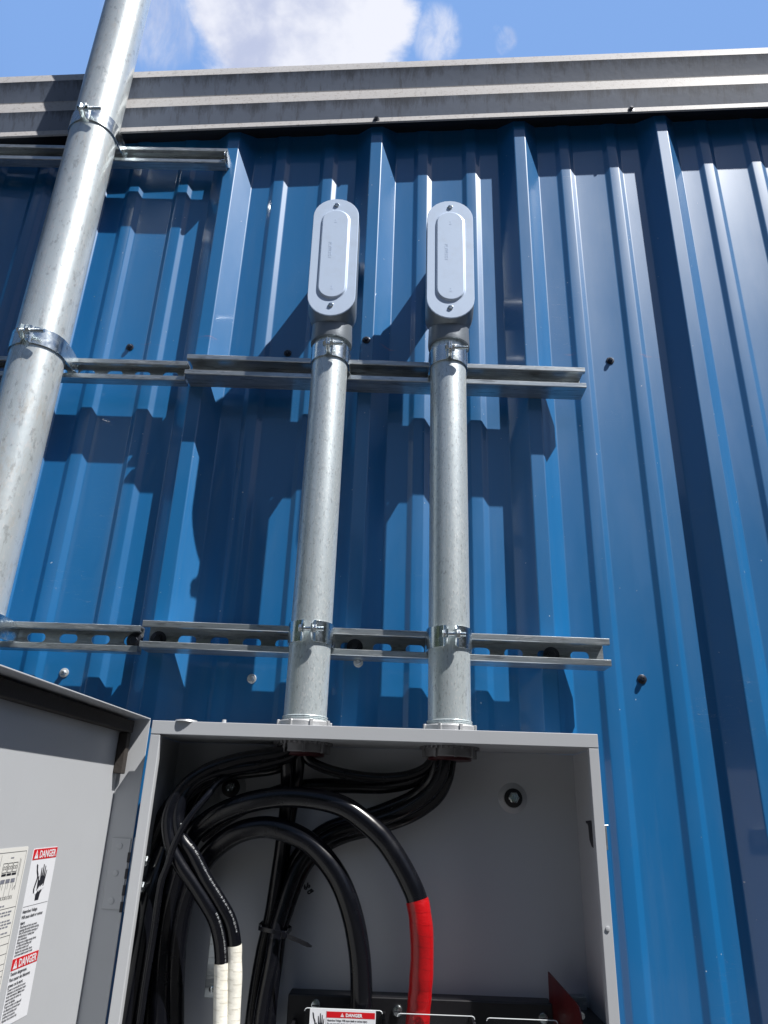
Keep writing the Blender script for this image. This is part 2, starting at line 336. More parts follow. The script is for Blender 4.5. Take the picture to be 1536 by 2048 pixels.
# unseen wood added to dim low sky light, also mirrored in the glossy paint
bm = B(); rt = random.Random(11); cols = []
for i in range(181):
    a = PI+R(-20)+R(220)*i/180; rr = 13+1.2*math.sin(i*.31)+rt.uniform(-.5, .5); hh_ = 7.2+1.0*math.sin(i*.17+1)+.8*math.sin(i*.53)+rt.uniform(-.5, .5); cl_ = []
    for j in range(13):
        f = j/12; r_ = rr+1.6*(1-math.cos(f*PI))*(.5 if j > 6 else .2)+rt.uniform(-.35, .35)
        cl_.append(bm.verts.new((r_*math.cos(a), r_*math.sin(a), -.05+hh_*math.sin(min(f*1.25, 1)*PI/2)+(rt.uniform(-.25, .25) if j else 0))))
    cols.append(cl_)
for a, b in zip(cols, cols[1:]):
    for j in range(12): bm.faces.new((a[j], b[j], b[j+1], a[j+1]))
tag(obj('added_tree_line', bm, LEAF, kind='stuff', sharp=0), 'unseen dark green wood added behind the viewer to dim low sky light, mirrored in the wall', 'added trees')
# roof edge trim swept along the slope
TP = [(-.001, 2.975), (-.0462, 2.950), (-.0475, 2.953), (-.0405, 2.9735), (-.0505, 3.020), (-.0500, 3.0225), (-.0365, 3.064), (-.0370, 3.067), (-.0505, 3.114), (-.0500, 3.1165), (-.0365, 3.152), (-.030, 3.158), (.05, 3.172)]
tr = thing('roof_trim', 'grimy stepped grey metal trim along the top edge of the blue wall', 'roof trim', (-.05, -.04, 2.95))
bm = B(); xs = (-4.2, -2, 0, 2, 4.2); rows = [[bm.verts.new((x, y, z+ztrim(x))) for y, z in TP] for x in xs]
for a, b in zip(rows, rows[1:]):
    for i in range(len(TP)-1):
        f = bm.faces.new((a[i], b[i], b[i+1], a[i+1])); f.material_index = 1 if i in (3, 7) else 2 if i == 0 else 0
o = obj('trim_profile', bm, [TRIM, TRIMU, GAPSHADE], tr, sharp=20)
md = o.modifiers.new('solid', 'SOLIDIFY'); md.thickness = .0012; md.offset = 0
for x, m in ((-.0668, SCREWB), (.4783, SCREWB), (1.02, SCREWB), (-1.1, SCREWB)):
    bm = B(); z = 2.962+ztrim(x); lathe(bm, (x, -.0455, z), (0, -1, .2), [(0, .007), (.0012, .007), (.0018, .005)], 16)
    hexa(bm, (x, -.0470, z+.0003), (0, -1, .2), .0042, .0055); obj('trim_screw', bm, m, tr, origin=(x, -.045, z))
bm = B(); prism(bm, [(-4.3, 3.168+ztrim(-4.3)), (4.3, 3.168+ztrim(4.3)), (4.3, 3.172+ztrim(4.3)), (-4.3, 3.172+ztrim(-4.3))], 1, .045, 8)
tag(obj('roof', bm, ROOFM), 'pale metal roof sheet rising behind the grimy edge trim', 'roof')

# ------------------------------------------------------------------ strut channels
def rotz_shear(bm, xa, za, xb, zb):         # lines follow the hand-levelled run
    for v in bm.verts: v.co.z += za+(v.co.x-xa)*(zb-za)/(xb-xa)
def strut(label, xa, xb, za, zb, depth, slot0, washers=()):
    hh = .04130/2; t = .0026; y0 = -H-.0005; yf = y0-depth
    st = thing('strut_channel', label, 'strut channel', ((xa+xb)/2, y0, (za+zb)/2), 'galvanised strut channels bolted across the wall ribs')
    c = [(y0-t, hh), (yf+.001, hh), (yf, hh-.001), (yf, hh-.0085), (yf+.001, hh-.0095), (yf+.0075, hh-.0095), (yf+.0078, hh-.0075), (yf+t, hh-.0070), (yf+t, hh-t), (y0-t, hh-t)]
    bm = B()
    for s in (1, -1):
        prism(bm, [(y, z*s) for y, z in c], 0, xa, xb)
    # slotted back
    holes = []; n = 7; x = slot0
    while x > xa+.02: x -= .0508
    while x < xb-.012:
        if x > xa+.018:
            a = .0072; l = .0072
            holes.append([(x+l+a*math.cos(-PI/2+PI*k/n), a*math.sin(-PI/2+PI*k/n)) for k in range(n+1)]+[(x-l+a*math.cos(PI/2+PI*k/n), a*math.sin(PI/2+PI*k/n)) for k in range(n+1)])
        x += .0508
    me = flat([[(xa, -hh), (xb, -hh), (xb, hh), (xa, hh)]]+holes, t)
    put(bm, me, Matrix.Translation((0, y0-t/2, 0)) @ Matrix.Rotation(PI/2, 4, 'X'))
    rotz_shear(bm, xa, za, xb, zb)
    obj('channel', bm, STRUT, st, sharp=30)
    for wx in washers:
        z = za+(wx-xa)*(zb-za)/(xb-xa)
        b2 = B(); lathe(b2, (wx, y0-t, z), (0, -1, 0), [(0, .0125), (.0018, .0125), (.0022, .0118)], 24); wo = obj('washer', b2, SCREWB, st, origin=(wx, y0-t, z))
        b2 = B(); hexa(b2, (wx, y0-t-.0022, z), (0, -1, 0), .0065, .005); obj('screw_head', b2, SCREWB, wo, origin=(wx, y0-t, z))
    return st
s1 = strut('short shallow steel channel crossing behind the tall pipe just under the roof trim', -1.3, -.3738, 2.8455, 2.8415, .0206, -.40)
strut('shallow slotted steel channel behind the tall pipe, level with the two grey conduit fittings below', -1.3, -.3860, 2.3230, 2.3160, .0206, -.42, (-.66,))
strut('shallow slotted steel channel at lower left, its three open slots showing the blue wall', -1.3, -.3930, 1.8350, 1.8305, .0206, -.459, (-.405,))
strut('deep steel channel behind the clamps just below the two oval-lidded fittings', -.3812, .3220, 2.3170, 2.3068, .0413, -.22, (-.3685, -.0612, .2424))
strut('deep slotted steel channel with dark washers, just above the open grey box', -.3835, .3225, 1.8343, 1.8264, .0413, -.2217, (-.3685, -.0612, .2424))
b2 = B(); lathe(b2, (-.3738, -.046, 2.838), (1, -.15, 0), [(0, .0165), (.002, .0165), (.0024, .0155)], 24); box(b2, -.382, -.3725, -.055, -.040, 2.826, 2.829)
obj('end_clip', b2, ZINC, s1, .0004, 1, origin=(-.374, -.046, 2.838))

# ------------------------------------------------------------------ conduits
CY = -.1035-.0005; PX, PY = -.633, -.0975
p = thing('large_conduit', 'tall thick galvanised pipe at left rising past the roof trim', 'conduit', (PX, PY, .3))
bm = B(); lathe(bm, (PX, PY, .3), (0, 0, 1), [(0, .0445), (4.2, .0445)], 96); obj('pipe', bm, PIPE, p)
CX = (-.1225, .0800)
for x, lab in zip(CX, ('left of the two speckled grey conduits, rising from the open box to an oval-lidded fitting', 'right of the two speckled grey conduits, rising from the open box to an oval-lidded fitting')):
    c = thing('conduit', lab, 'conduit', (x, CY, 1.69), 'two inch conduits above the box')
    bm = B(); lathe(bm, (x, CY, 1.69), (0, 0, 1), [(0, .0302), (.70, .0302)], 72); obj('pipe', bm, COND, c, origin=(x, CY, 1.69+(.13 if x > 0 else 0)))

# two-piece pipe straps
def ribbon(bm, pts, t):                     # pts: (x, y, z_centre, half height)
    P = [Vector((a, b, 0)) for a, b, _, _ in pts]; rings = []
    for i, (a, b, z, h) in enumerate(pts):
        d = (P[min(i+1, len(P)-1)]-P[max(i-1, 0)]).normalized(); n = Vector((d.y, -d.x, 0))*t/2
        rings.append([P[i]-n+Vector((0, 0, z-h)), P[i]+n+Vector((0, 0, z-h)), P[i]+n+Vector((0, 0, z+h)), P[i]-n+Vector((0, 0, z+h))])
    loft(bm, rings, smooth=True)
def strap(cx, cy, r, z, label, g, bolt=.030, hh=.0155):
    st = thing('pipe_strap', label, 'pipe strap', (cx, cy, z), 'two-piece pipe straps holding the conduits to the channels')
    t = .0024; rr = r+t/2+.0006
    for s in (-1, 1):
        pts = [(s*(rr+.0005), r+.010, 0, hh*.62), (s*(rr+.0005), r-.001, 0, hh*.8), (s*rr, r*.5, 0, hh), (s*rr, 0, 0, hh)]
        a1 = math.acos(min(.95, (g+.004)/rr))
        for k in range(1, 13): a = a1*k/12; pts.append((s*rr*math.cos(a), -rr*math.sin(a), 0, hh))
        yb = -rr*math.sin(a1)
        pts += [(s*(g+.0012), yb-.0035, 0, hh*.98), (s*g, yb-.008, 0, hh*.9), (s*g, yb-.016, 0, hh*.62), (s*g, yb-.0195, 0, hh*.40)]
        bm = B(); ribbon(bm, pts, t); bmesh.ops.translate(bm, verts=bm.verts, vec=(cx, cy, z)); obj('strap_half', bm, ZINC, st, .0003, 1)
    by = cy-rr-.0115
    bm = B(); hexa(bm, (cx-g-t/2-.001, by, z), (-1, 0, 0), .0058, .0045)
    cyl(bm, (cx-g-.004, by, z), (cx+g+bolt, by, z), .0031, 14)
    for k in range(int((bolt-.008)/.0012)):
        lathe(bm, (cx+g+.008+k*.0012, by, z), (1, 0, 0), [(0, .0031), (.0004, .0036), (.0008, .0031)], 12)
    obj('bolt', bm, ZINC, st)
    bm = B(); hexa(bm, (cx+g+t/2, by, z), (1, 0, 0), .0063, .005, cham=False); obj('nut', bm, ZINC, st, .0005, 2)
    return st
strap(PX, PY, .0445, 2.8445, 'wide bright strap on the tall pipe, just under the roof trim', .0045, .030, .0165)
strap(PX, PY, .0445, 2.3215, 'wide bright strap halfway down the tall pipe at left', .0045, .030, .0165)
strap(PX, PY, .0445, 1.8340, 'wide bright strap on the tall pipe at the left picture edge, lowest of its three', .0045, .030, .0165)
strap(CX[0], CY, .0302, 2.3140, 'bright strap with its bolt just under the left oval-lidded fitting', .0020, .022)
strap(CX[1], CY, .0302, 2.3110, 'bright strap with a long bolt just under the right oval-lidded fitting', .0016, .028)
strap(CX[0], CY, .0302, 1.8320, 'bright strap low on the left conduit, above the open box', .0062, .016)
strap(CX[1], CY, .0302, 1.8300, 'bright strap low on the right conduit, above the open box', .0062, .014)

# conduit bodies with oval covers
def fitting(cx, label, rot):
    z0, z1 = 2.369, 2.629
    o = thing('elbow_fitting', label, 'conduit fitting', (cx, CY, 2.345), 'elbow fittings with oval covers')
    def ring(w, a, b, y): return [Vector((cx+p[0], y, p[1])) for p in stad(w, a, b)]
    bm = B(); loft(bm, [ring(.0400, z0+.001, z1-.001, -.1462), ring(.0412, z0-.005, z1-.001, -.135), ring(.0418, z0-.010, z1-.003, -.118), ring(.0410, z0-.008, z1-.008, -.100), ring(.036, z0+.006, z1-.016, -.082), ring(.026, z0+.04, z1-.03, -.070)], smooth=True)
    obj('body', bm, CASTB, o, sharp=50)
    bm = B(); lathe(bm, (cx, CY, 2.338), (0, 0, 1), [(0, .0318), (.0005, .0352), (.006, .0358), (.045, .0345), (.075, .030)], 48); obj('bottom_hub', bm, CASTB, o)
    bm = B(); lathe(bm, (cx, .01, 2.585), (0, -1, 0), [(0, .034), (.085, .034), (.1, .03)], 40); obj('rear_hub', bm, CASTB, o)
    bm = B(); rs = [ring(.0405, z0+.0005, z1-.0005, -.1466), ring(.0410, z0, z1, -.1472), ring(.0410, z0, z1, -.1488), ring(.0403, z0+.0007, z1-.0007, -.1495),
                    ring(.0262, 2.4025, 2.6020, -.1495), ring(.0252, 2.4035, 2.6010, -.1499), ring(.0230, 2.4055, 2.5990, -.1523), ring(.0222, 2.4063, 2.5982, -.1526)]
    loft(bm, rs)
    # raised lettering
    put(bm, text('PLYMUTH', .0085, .0002, 'CENTER', .95), Matrix.Translation((cx-.010, -.1527, 2.508)) @ Matrix.Rotation(PI/2, 4, 'X') @ Matrix.Rotation(-PI/2, 4, 'Z'))
    put(bm, text('2', .010, .0002, 'CENTER'), Matrix.Translation((cx, -.1527, 2.570)) @ Matrix.Rotation(PI/2, 4, 'X'))
    put(bm, text('2', .010, .0002, 'CENTER'), Matrix.Translation((cx, -.1527, 2.422)) @ Matrix.Rotation(PI/2, 4, 'X'))
    cv = obj('cover', bm, CAST, o, sharp=10)
    for z in (2.3905, 2.6135):
        bm = B(); lathe(bm, (cx, -.1496, z), (0, -1, 0), [(0, .0046), (.0012, .0046), (.0022, .0036), (.0025, .0015)], 20)
        box(bm, cx-.0034, cx+.0034, -.1523, -.1518, z-.0006, z+.0002, 1); obj('cover_screw', bm, [ZINC, INK], cv, origin=(cx, -.15, z))
    bm = B(); rg = [[Vector((cx+p[0], y, p[1])) for p in stad(.0404, z0+.001, z1-.001)] for y in (-.1457, -.1466)]; loft(bm, rg); obj('cover_gasket', bm, GASK, o)
    o.rotation_euler = (0, R(rot), 0); return o
fitting(CX[0], 'pale grey elbow fitting with oval lid, left of the pair', -.55)
fitting(CX[1]+.001, 'pale grey elbow fitting with oval lid, right of the pair', 0)

# ------------------------------------------------------------------ enclosure
EX0, EX1, EZ0, EZ1, EF, EB = -.3138, .2660, .60, 1.698, -.175, -.041
en = thing('electrical_box', 'open light grey steel electrical enclosure full of black cables', 'electrical box', ((EX0+EX1)/2, EB, EZ0))
t = .0022; EZP = 1.6815; lipz = EZ1-EZP; lipx = .0128
bm = B(); box(bm, EX0, EX1, EB, EB-t, EZ0, EZP-.0002)   # back
obj('back_panel', bm, GREY, en)
bm = B(); box(bm, EX0, EX1, EF, EF+.0018, EZP-.0004, EZ1); box(bm, EX0, EX1, EF+.0018, EB, EZP, EZP+t); box(bm, EX0, EX1, EF+.0018, EF+.014, EZ1-.0015, EZ1)
obj('top_panel', bm, GREY, en, .0014, 3)
for s, xo in ((1, EX0), (-1, EX1)):
    bm = B(); ztop = EZ1-lipz-.0012 if s < 0 else EZ1-lipz-.0012
    box(bm, min(xo, xo+s*t), max(xo, xo+s*t), EF+.0005, EB, EZ0, EZP-.0003)
    box(bm, min(xo, xo+s*lipx), max(xo, xo+s*lipx), EF+.0004, EF+.0022, EZ0, ztop)
    box(bm, min(xo+s*(lipx-.0016), xo+s*lipx), max(xo+s*(lipx-.0016), xo+s*lipx), EF+.0022, EF+.012, EZ0, ztop)
    sp = obj('side_panel', bm, GREY, en, .0010, 2)
    if s < 0:
        bm = B(); pts = [(-.098, 1.592), (-.094, 1.590), (-.0925, 1.5935), (-.121, 1.5945), (-.126, 1.592), (-.127, 1.570), (-.123, 1.562), (-.115, 1.563), (-.106, 1.571), (-.104, 1.588)]
        me = flat([pts], .0004); bm2 = B(); bm2.from_mesh(me); bpy.data.meshes.remove(me)
        for v in bm2.verts: v.co = Vector((EX1-t-.0004+v.co.z, v.co.x, v.co.y))
        obj('latch_slot', bm2, INK, sp); bm.free()
        bm = B(); box(bm, EX1+.0002, EX1+.0085, -.152, -.120, 1.561, 1.590); box(bm, EX1+.0002, EX1+.012, -.150, -.140, 1.5885, 1.5905); obj('latch', bm, STRUT, sp, .001, 2)
        bm = B(); lathe(bm, (EX1-.006, EF, 1.478), (0, -1, 0), [(0, .0028), (.001, .0026), (.0013, .001)], 14); obj('rivet', bm, GREY, sp)
    else:
        for z in (1.5305, 1.5015):
            bm = B(); lathe(bm, (EX0+.0022, -.1445, z), (1, 0, 0), [(0, .0075), (.0014, .0075), (.0016, .0068), (.0034, .0068)], 20); hexa(bm, (EX0+.0056, -.1445, z), (1, 0, 0), .0066, .0055); obj('hinge_bolt', bm, ZINC, sp, origin=(EX0, -.1445, z))
bm = B(); box(bm, EX0, EX1, EF, EB, EZ0-.002, EZ0); obj('bottom_panel', bm, GREY, en)
for x, z in ((-.2280, 1.6214), (.1742, 1.6200)):   # mounting bolts on their dimples
    y = EB-t; bm = B(); lathe(bm, (x, y, z), (0, -1, 0), [(0, .0205), (.0006, .0200), (.0035, .0150), (.0045, .0140)], 40); dm = obj('dimple', bm, GREY, en, origin=(x, y, z))
    bm = B(); lathe(bm, (x, y-.0045, z), (0, -1, 0), [(0, .0128), (.002, .0128), (.0024, .0120)], 28); wa = obj('washer', bm, BAKE, dm, origin=(x, y, z))
    bm = B(); hexa(bm, (x, y-.0069, z), (.05, -1, .1), .0078, .0055)
    for k in range(3): lathe(bm, (x+.004*math.cos(k*2.1), y-.0126, z+.004*math.sin(k*2.1)), (0, -1, 0), [(0, .0009), (.0004, .0007)], 6)
    obj('bolt_head', bm, ZINC, dm, origin=(x, y, z))
bm = B(); box(bm, -.2355, -.2165, EB-t-.0012, EB-t, 1.3665, 1.445); br = obj('bracket_strip', bm, STRUT, en, .0004, 1)
bm = B(); lathe(bm, (-.2260, EB-t-.0012, 1.376), (0, -1, 0), [(0, .0040), (.0025, .0036), (.0035, .001)], 16); obj('bracket_rivet', bm, ZINC, br)
# stamped code on the back panel
bm = B()
rotm = Matrix.Rotation(R(32), 4, 'Z')
base = Matrix.Translation((-.1085, EB-t-.0002, 1.4950)) @ Matrix.Rotation(PI/2, 4, 'X') @ rotm
put(bm, text('66', .0088, .0001, 'CENTER', 1.05, .0005), base @ Matrix.Translation((0, .0018, 0)))
put(bm, text('ca', .0088, .0001, 'CENTER', 1.15, .0005), base @ Matrix.Translation((.0010, -.0052, 0)) @ Matrix.Diagonal((1, 1, 1, 1)))
obj('stamped_code', bm, INK, en, sharp=0)
# top plugs barely seen on the lid
for x, z in ((-.272, .0022), (-.222, .0045)):
    bm = B(); lathe(bm, (x, -.165, EZ1), (0, 0, 1), [(0, .015 if x < -.25 else .003), (z, .014 if x < -.25 else .0026)], 32); obj('closing_plug', bm, HUB if x < -.25 else GREY, en)
# gathered knock-out hubs
def hub(cx, label):
    o = thing('conduit_hub', label, 'conduit hub', (cx, CY, EZ1), 'threaded hubs through the box top')
    bm = B(); lathe(bm, (cx, CY, EZP+t+.0002), (0, 0, 1), [(0, .0385), (.010, .0385), (.014, .0372), (.0240, .0368), (.0258, .0352), (.0260, .0325)], 48)
    for k in range(8):
        a = 2*PI*k/8+.35; c = Vector((cx+.0368*math.cos(a), CY+.0368*math.sin(a), EZ1-.001)); u = Vector((-math.sin(a), math.cos(a), 0))*.0022; d = Vector((math.cos(a), math.sin(a), 0))*.0024
        loft(bm, [[c-u-d, c+u-d, c+u+d, c-u+d], [q+Vector((0, 0, .0130)) for q in (c-u-d, c+u-d, c+u+d, c-u+d)]])
    obj('top_collar', bm, HUB, o, .0004, 1)
    bm = B()
    for k in range(3): lathe(bm, (cx, CY, EZ1+.0118+k*.0022), (0, 0, 1), [(0, .0308), (.0011, .0322), (.0021, .0308)], 48)
    obj('thread', bm, COND, o)
    zt = EZP
    bm = B(); lathe(bm, (cx, CY, zt), (0, 0, -1), [(0, .0385), (.0014, .0390), (.0022, .0372)], 60)
    for k in range(36):
        a = 2*PI*k/36; c = Vector((cx+.0398*math.cos(a), CY+.0398*math.sin(a), zt-.0002)); u = Vector((-math.sin(a), math.cos(a), 0))*.0014; d = Vector((math.cos(a), math.sin(a), 0))*.0012
        loft(bm, [[c-u-d, c+u-d, c+u+d, c-u+d], [q+Vector((0, 0, -.0034)) for q in (c-u-d, c+u-d, c+u+d, c-u+d)]])
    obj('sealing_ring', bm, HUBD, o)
    bm = B(); lathe(bm, (cx, CY, zt-.0022), (0, 0, -1), [(0, .0345), (.0105, .0350), (.0115, .0340)], 48)
    for k in range(8):
        a = 2*PI*k/8+.15; c = Vector((cx+.0355*math.cos(a), CY+.0355*math.sin(a), zt-.003)); u = Vector((-math.sin(a), math.cos(a), 0))*.0018; d = Vector((math.cos(a), math.sin(a), 0))*.0026
        loft(bm, [[c-u-d, c+u-d, c+u+d, c-u+d], [q+Vector((0, 0, -.0115)) for q in (c-u-d, c+u-d, c+u+d, c-u+d)]])
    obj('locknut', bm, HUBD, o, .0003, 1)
    bm = B(); lathe(bm, (cx, CY, zt-.0137), (0, 0, -1), [(0, .0300), (.0035, .0300), (.0042, .0288)], 48); obj('bushing', bm, REDP, o)
hub(CX[0], 'grey collar and locknut where the left conduit enters the box top')
hub(CX[1], 'grey collar and locknut where the right conduit enters the box top')

# ------------------------------------------------------------------ door (opened square to the wall)
door = bpy.data.objects.new('door', None); COL.objects.link(door); door.parent = en
DL = Vector((-.3284, -.137, 1.704)); door.location = DL-en.location
door.rotation_euler = (0, 0, -R(1.0))
en_loc = en.location
def dobj(name, bm, mats, bevel=0, seg=2, sharp=35):    # built in door coordinates: origin at hinge-side top rim corner
    o = obj(name, bm, mats, None, bevel, seg, sharp); o.parent = door; return o
W_, DD, DH = .60, .0335, 1.12
bm = B(); box(bm, -DD-.0016, -DD, -W_, 0, -DH, 0); dobj('door_panel', bm, GREY, .0008)
bm = B(); box(bm, -DD, 0, -W_, 0, -.0016, 0); dobj('top_flange', bm, GREY, .0005)
bm = B(); box(bm, -DD, 0, -.0016, 0, -DH, -.0018); dobj('hinge_flange', bm, GREY, .0005)
bm = B(); box(bm, -DD, 0, -W_, -W_+.0016, -DH, -.0018); box(bm, -DD, 0, -W_+.0018, -.0018, -DH, -DH+.0016); dobj('outer_flange', bm, GREY, .0005)
bm = B(); box(bm, -DD+.0002, -DD+.014, -W_+.003, -.006, -.020, -.0045); box(bm, -DD+.0002, -DD+.012, -.019, -.006, -.072, -.0205); dobj('gasket', bm, GASK, .0012)
bm = B(); box(bm, -.0255, -.0015, -.0034, -.0018, -.229, -.149)
for k in range(3):
    lathe(bm, (-.0145, -.0034, -.158-k*.031), (0, -1, 0), [(0, .0040), (.0008, .0035), (.0011, .0012)], 18)
dobj('hinge_leaf', bm, GREY, .0004, 1)
bm = B()
for k in range(4): box(bm, -.0024, .0006, -.0042, -.0016, -.176-k*.0185-.0005, -.165-k*.0185)
dobj('hinge_gap_shade', bm, INK)  # dark boxes stand in for the shaded gaps between hinge knuckles
bm = B(); cyl(bm, (.0045, .004, -.232), (.0045, .004, -.148), .0042, 16); dobj('hinge_pin', bm, GREY)

# printed label helpers in door coordinates: page x -> +y, page y -> +z, facing +x
def page(y, z, lift): return Matrix.Translation((-DD+lift, y, z)) @ Matrix.Rotation(PI/2, 4, 'Z') @ Matrix.Rotation(PI/2, 4, 'X')
def rect(bm, P, x0, y0, x1, y1, mi, ext=.00006):
    put(bm, flat([[(x0, y0), (x1, y0), (x1, y1), (x0, y1)]], ext), P.copy(), mi)
HAND = [(.30, 0), (.62, 0), (.66, .16), (.80, .28), (.86, .44), (.90, .62), (.93, .80), (.88, .82), (.82, .64), (.80, .60), (.80, .70), (.78, .92), (.72, .94), (.70, .70), (.68, .62), (.665, .70), (.62, .98), (.555, .98), (.55, .72), (.545, .62), (.51, .70), (.46, .90), (.40, .88), (.42, .66), (.43, .54), (.36, .56), (.32, .68), (.26, .66), (.28, .44), (.30, .30), (.28, .16)]
CURVE = [(-.05, 1.02), (.05, .98), (.10, .84), (.22, .72), (.25, .62), (.16, .44), (.10, .32), (.14, .22), (.06, .20), (.00, .32), (.06, .46), (.14, .60), (.13, .68), (.02, .80), (-.06, .96)]
BOLT = [(.20, .20), (.52, .40), (.50, .34), (.78, .44), (.72, .38), (.96, .34), (.64, .25), (.68, .30), (.44, .22), (.46, .29), (.24, .16)]
def danger_icon(bm, P, x, y, w, h, ink, pap, up):
    f = lambda L_: [[(x+a*w, y+b*h) for a, b in L_]]
    put(bm, flat(f(HAND), .00006), P.copy(), ink); put(bm, flat(f(CURVE), .00006), P.copy(), ink)
    put(bm, flat(f(BOLT), .00006), Matrix.Translation(up) @ P, pap)
def tri(bm, P, x, y, s, mi, mi2, up):
    put(bm, flat([[(x, y), (x+s, y), (x+s/2, y+s*.95)]], .00006), P.copy(), mi)
    put(bm, flat([[(x+s*.45, y+s*.3), (x+s*.55, y+s*.3), (x+s*.56, y+s*.65), (x+s*.44, y+s*.65)]], .00006), Matrix.Translation(up) @ P, mi2)
# danger label
bm = B(); P = page(-.197, -.153, .0004); P2 = page(-.197, -.153, .0006); P3 = page(-.197, -.153, .0008); UP = (.0002, 0, 0); w_ = .0555
rc = [(0, -.156), (w_, -.156), (w_, -.002), (w_-.0006, -.0006), (w_-.002, 0), (.002, 0), (.0006, -.0006), (0, -.002)]
put(bm, flat([rc], .0002), page(-.197, -.153, .00015), 0)
for top in (-.0007, -.0985):
    rect(bm, P, .0006, top-.0100, w_-.0006, top, 1); tri(bm, P2, .0035, top-.0088, .0085, 0, 1, UP)
    put(bm, text('DANGER', .0098, .00006, 'LEFT', .94, .0002), page(-.197+.0145, -.153+top-.0085, .0006), 0)
danger_icon(bm, P, .015, -.0495, .026, .034, 2, 0, UP)
rect(bm, P, .001, -.0535, w_-.001, -.0532, 2)
def lines(bm, y0, x, items, size, step, mi, bold=0., sx=.92):
    for i, s_ in enumerate(items):
        if s_: put(bm, text(s_, size, .00004, 'LEFT', sx, bold), page(-.197+x, -.153+y0-i*step, .0006), mi)
lines(bm, -.0590, .0015, ['Hazardous Voltage.', 'Will cause death or serious', 'injury.'], .0044, .0050, 2, .00005)
lines(bm, -.0722, .0022, ['Disconnect and lock out power', 'supplying this switch before working.', 'Turn off switch before removing or', 'installing fuses or making load', 'side connections.', 'Always use a voltage sensing device', 'at all line and load fuse clips', 'to confirm switch is off.', 'Replace all components, doors', 'and covers before power to this'], .0030, .0027, 2, .00004, .93)
lines(bm, -.1128, .0015, ['Tension dangereuse.', 'Peut causer des blessures', 'graves ou la mort.'], .0044, .0048, 2, .00005)
lines(bm, -.1256, .0022, ['Couper et verrouiller la source', 'alimentant cet interrupteur avant', 'toute intervention. Mettre hors', 'tension avant de retirer ou', 'poser les fusibles.', 'Toujours utiliser un dispositif', 'de detection de tension aux', 'pinces des fusibles pour', 'confirmer la coupure.', 'Replacer les portes et les'], .0030, .0028, 2, .00004, .93)
dobj('warning_label', bm, [WHITE, LRED, INK], sharp=0)
# wiring diagram sheet
bm = B(); put(bm, flat([[(-.17, -.32), (0, -.32), (0, -.0015), (-.0015, 0), (-.17, 0)]], .0002), page(-.2095, -.150, .00015), 0)
Q = page(-.2095, -.150, .0004)
def ln(x0, y0, x1, y1, wd=.00035, mi=1):
    a = Vector((x0, y0)); b = Vector((x1, y1)); n = (b-a).normalized(); n = Vector((-n.y, n.x))*wd/2
    put(bm, flat([[tuple(a-n), tuple(b-n), tuple(b+n), tuple(a+n)]], .00004), Q.copy(), mi)
for y in (-.0535, -.0780, -.0850, -.0935, -.1020, -.1075, -.1125, -.118, -.124): ln(-.167, y, -.003, y)
ln(-.003, -.004, -.003, -.30); ln(-.167, -.004, -.003, -.004); ln(-.050, -.006, -.050, -.052, .0003)
for k in range(3):
    x = -.044+k*.0098
    for a, b, c_, d_ in ((0, 0, .0085, 0), (0, -.008, .0085, -.008), (0, 0, 0, -.008), (.0085, 0, .0085, -.008)): ln(x+a, -.0135+b, x+c_, -.0135+d_, .0005)
    for j in (0, 1):
        cxx, cyy = x+.0025+j*.0036, -.0175
        pts = [(cxx+.0015*math.cos(q*PI/4), cyy+.0015*math.sin(q*PI/4)) for q in range(8)]
        for q in range(8): ln(*pts[q], *pts[(q+1) % 8], .0004)
        ln(x+.0025+j*.0036, -.030, x+.0025+j*.0036, -.0365, .0004)
    put(bm, flat([[(x, -.0225), (x+.0085, -.0225), (x+.0085, -.0245), (x, -.0245)]], .00004), Q.copy(), 1)
    put(bm, flat([[(x+.0005, -.0275), (x+.0085, -.0275), (x+.0085, -.0310), (x+.0005, -.0310)]], .00004), Q.copy(), 2)
    for j in range(3): ln(x+.001+j*.003, -.0455, x+.0035+j*.003, -.0425, .0004); ln(x+.0035+j*.003, -.0455, x+.001+j*.003, -.0425, .0004)
    ln(x+.002, -.0365, x+.002, -.0425, .0003)
ln(-.0125, -.010, -.0125, -.038, .0005); ln(-.0105, -.011, -.0105, -.026, .0004); ln(-.0175, -.038, -.0125, -.034, .0006)
r2 = random.Random(3)
def scribble(y, x0, x1, h=.0013):           # a line of print too small to read
    x = x0
    while x < x1:
        wl = r2.uniform(.0025, .008)
        if x+wl > x1: break
        put(bm, flat([[(x, y), (x+wl, y), (x+wl, y+h), (x, y+h)]], .00004), Q.copy(), 2); x += wl+.0013
for k in range(8): scribble(-.0575-k*.0026, -.160, -.006 if k not in (2, 6) else -.03)
for y in (-.0815, -.0895, -.098, -.105, -.110, -.1155, -.121): scribble(y, -.160, -.02 if y < -.1 else -.04)
scribble(-.0515, -.060, -.025); scribble(-.0095, -.032, -.02, .001)
dobj('wiring_diagram', bm, [CREAM, INK, INKG], sharp=0)

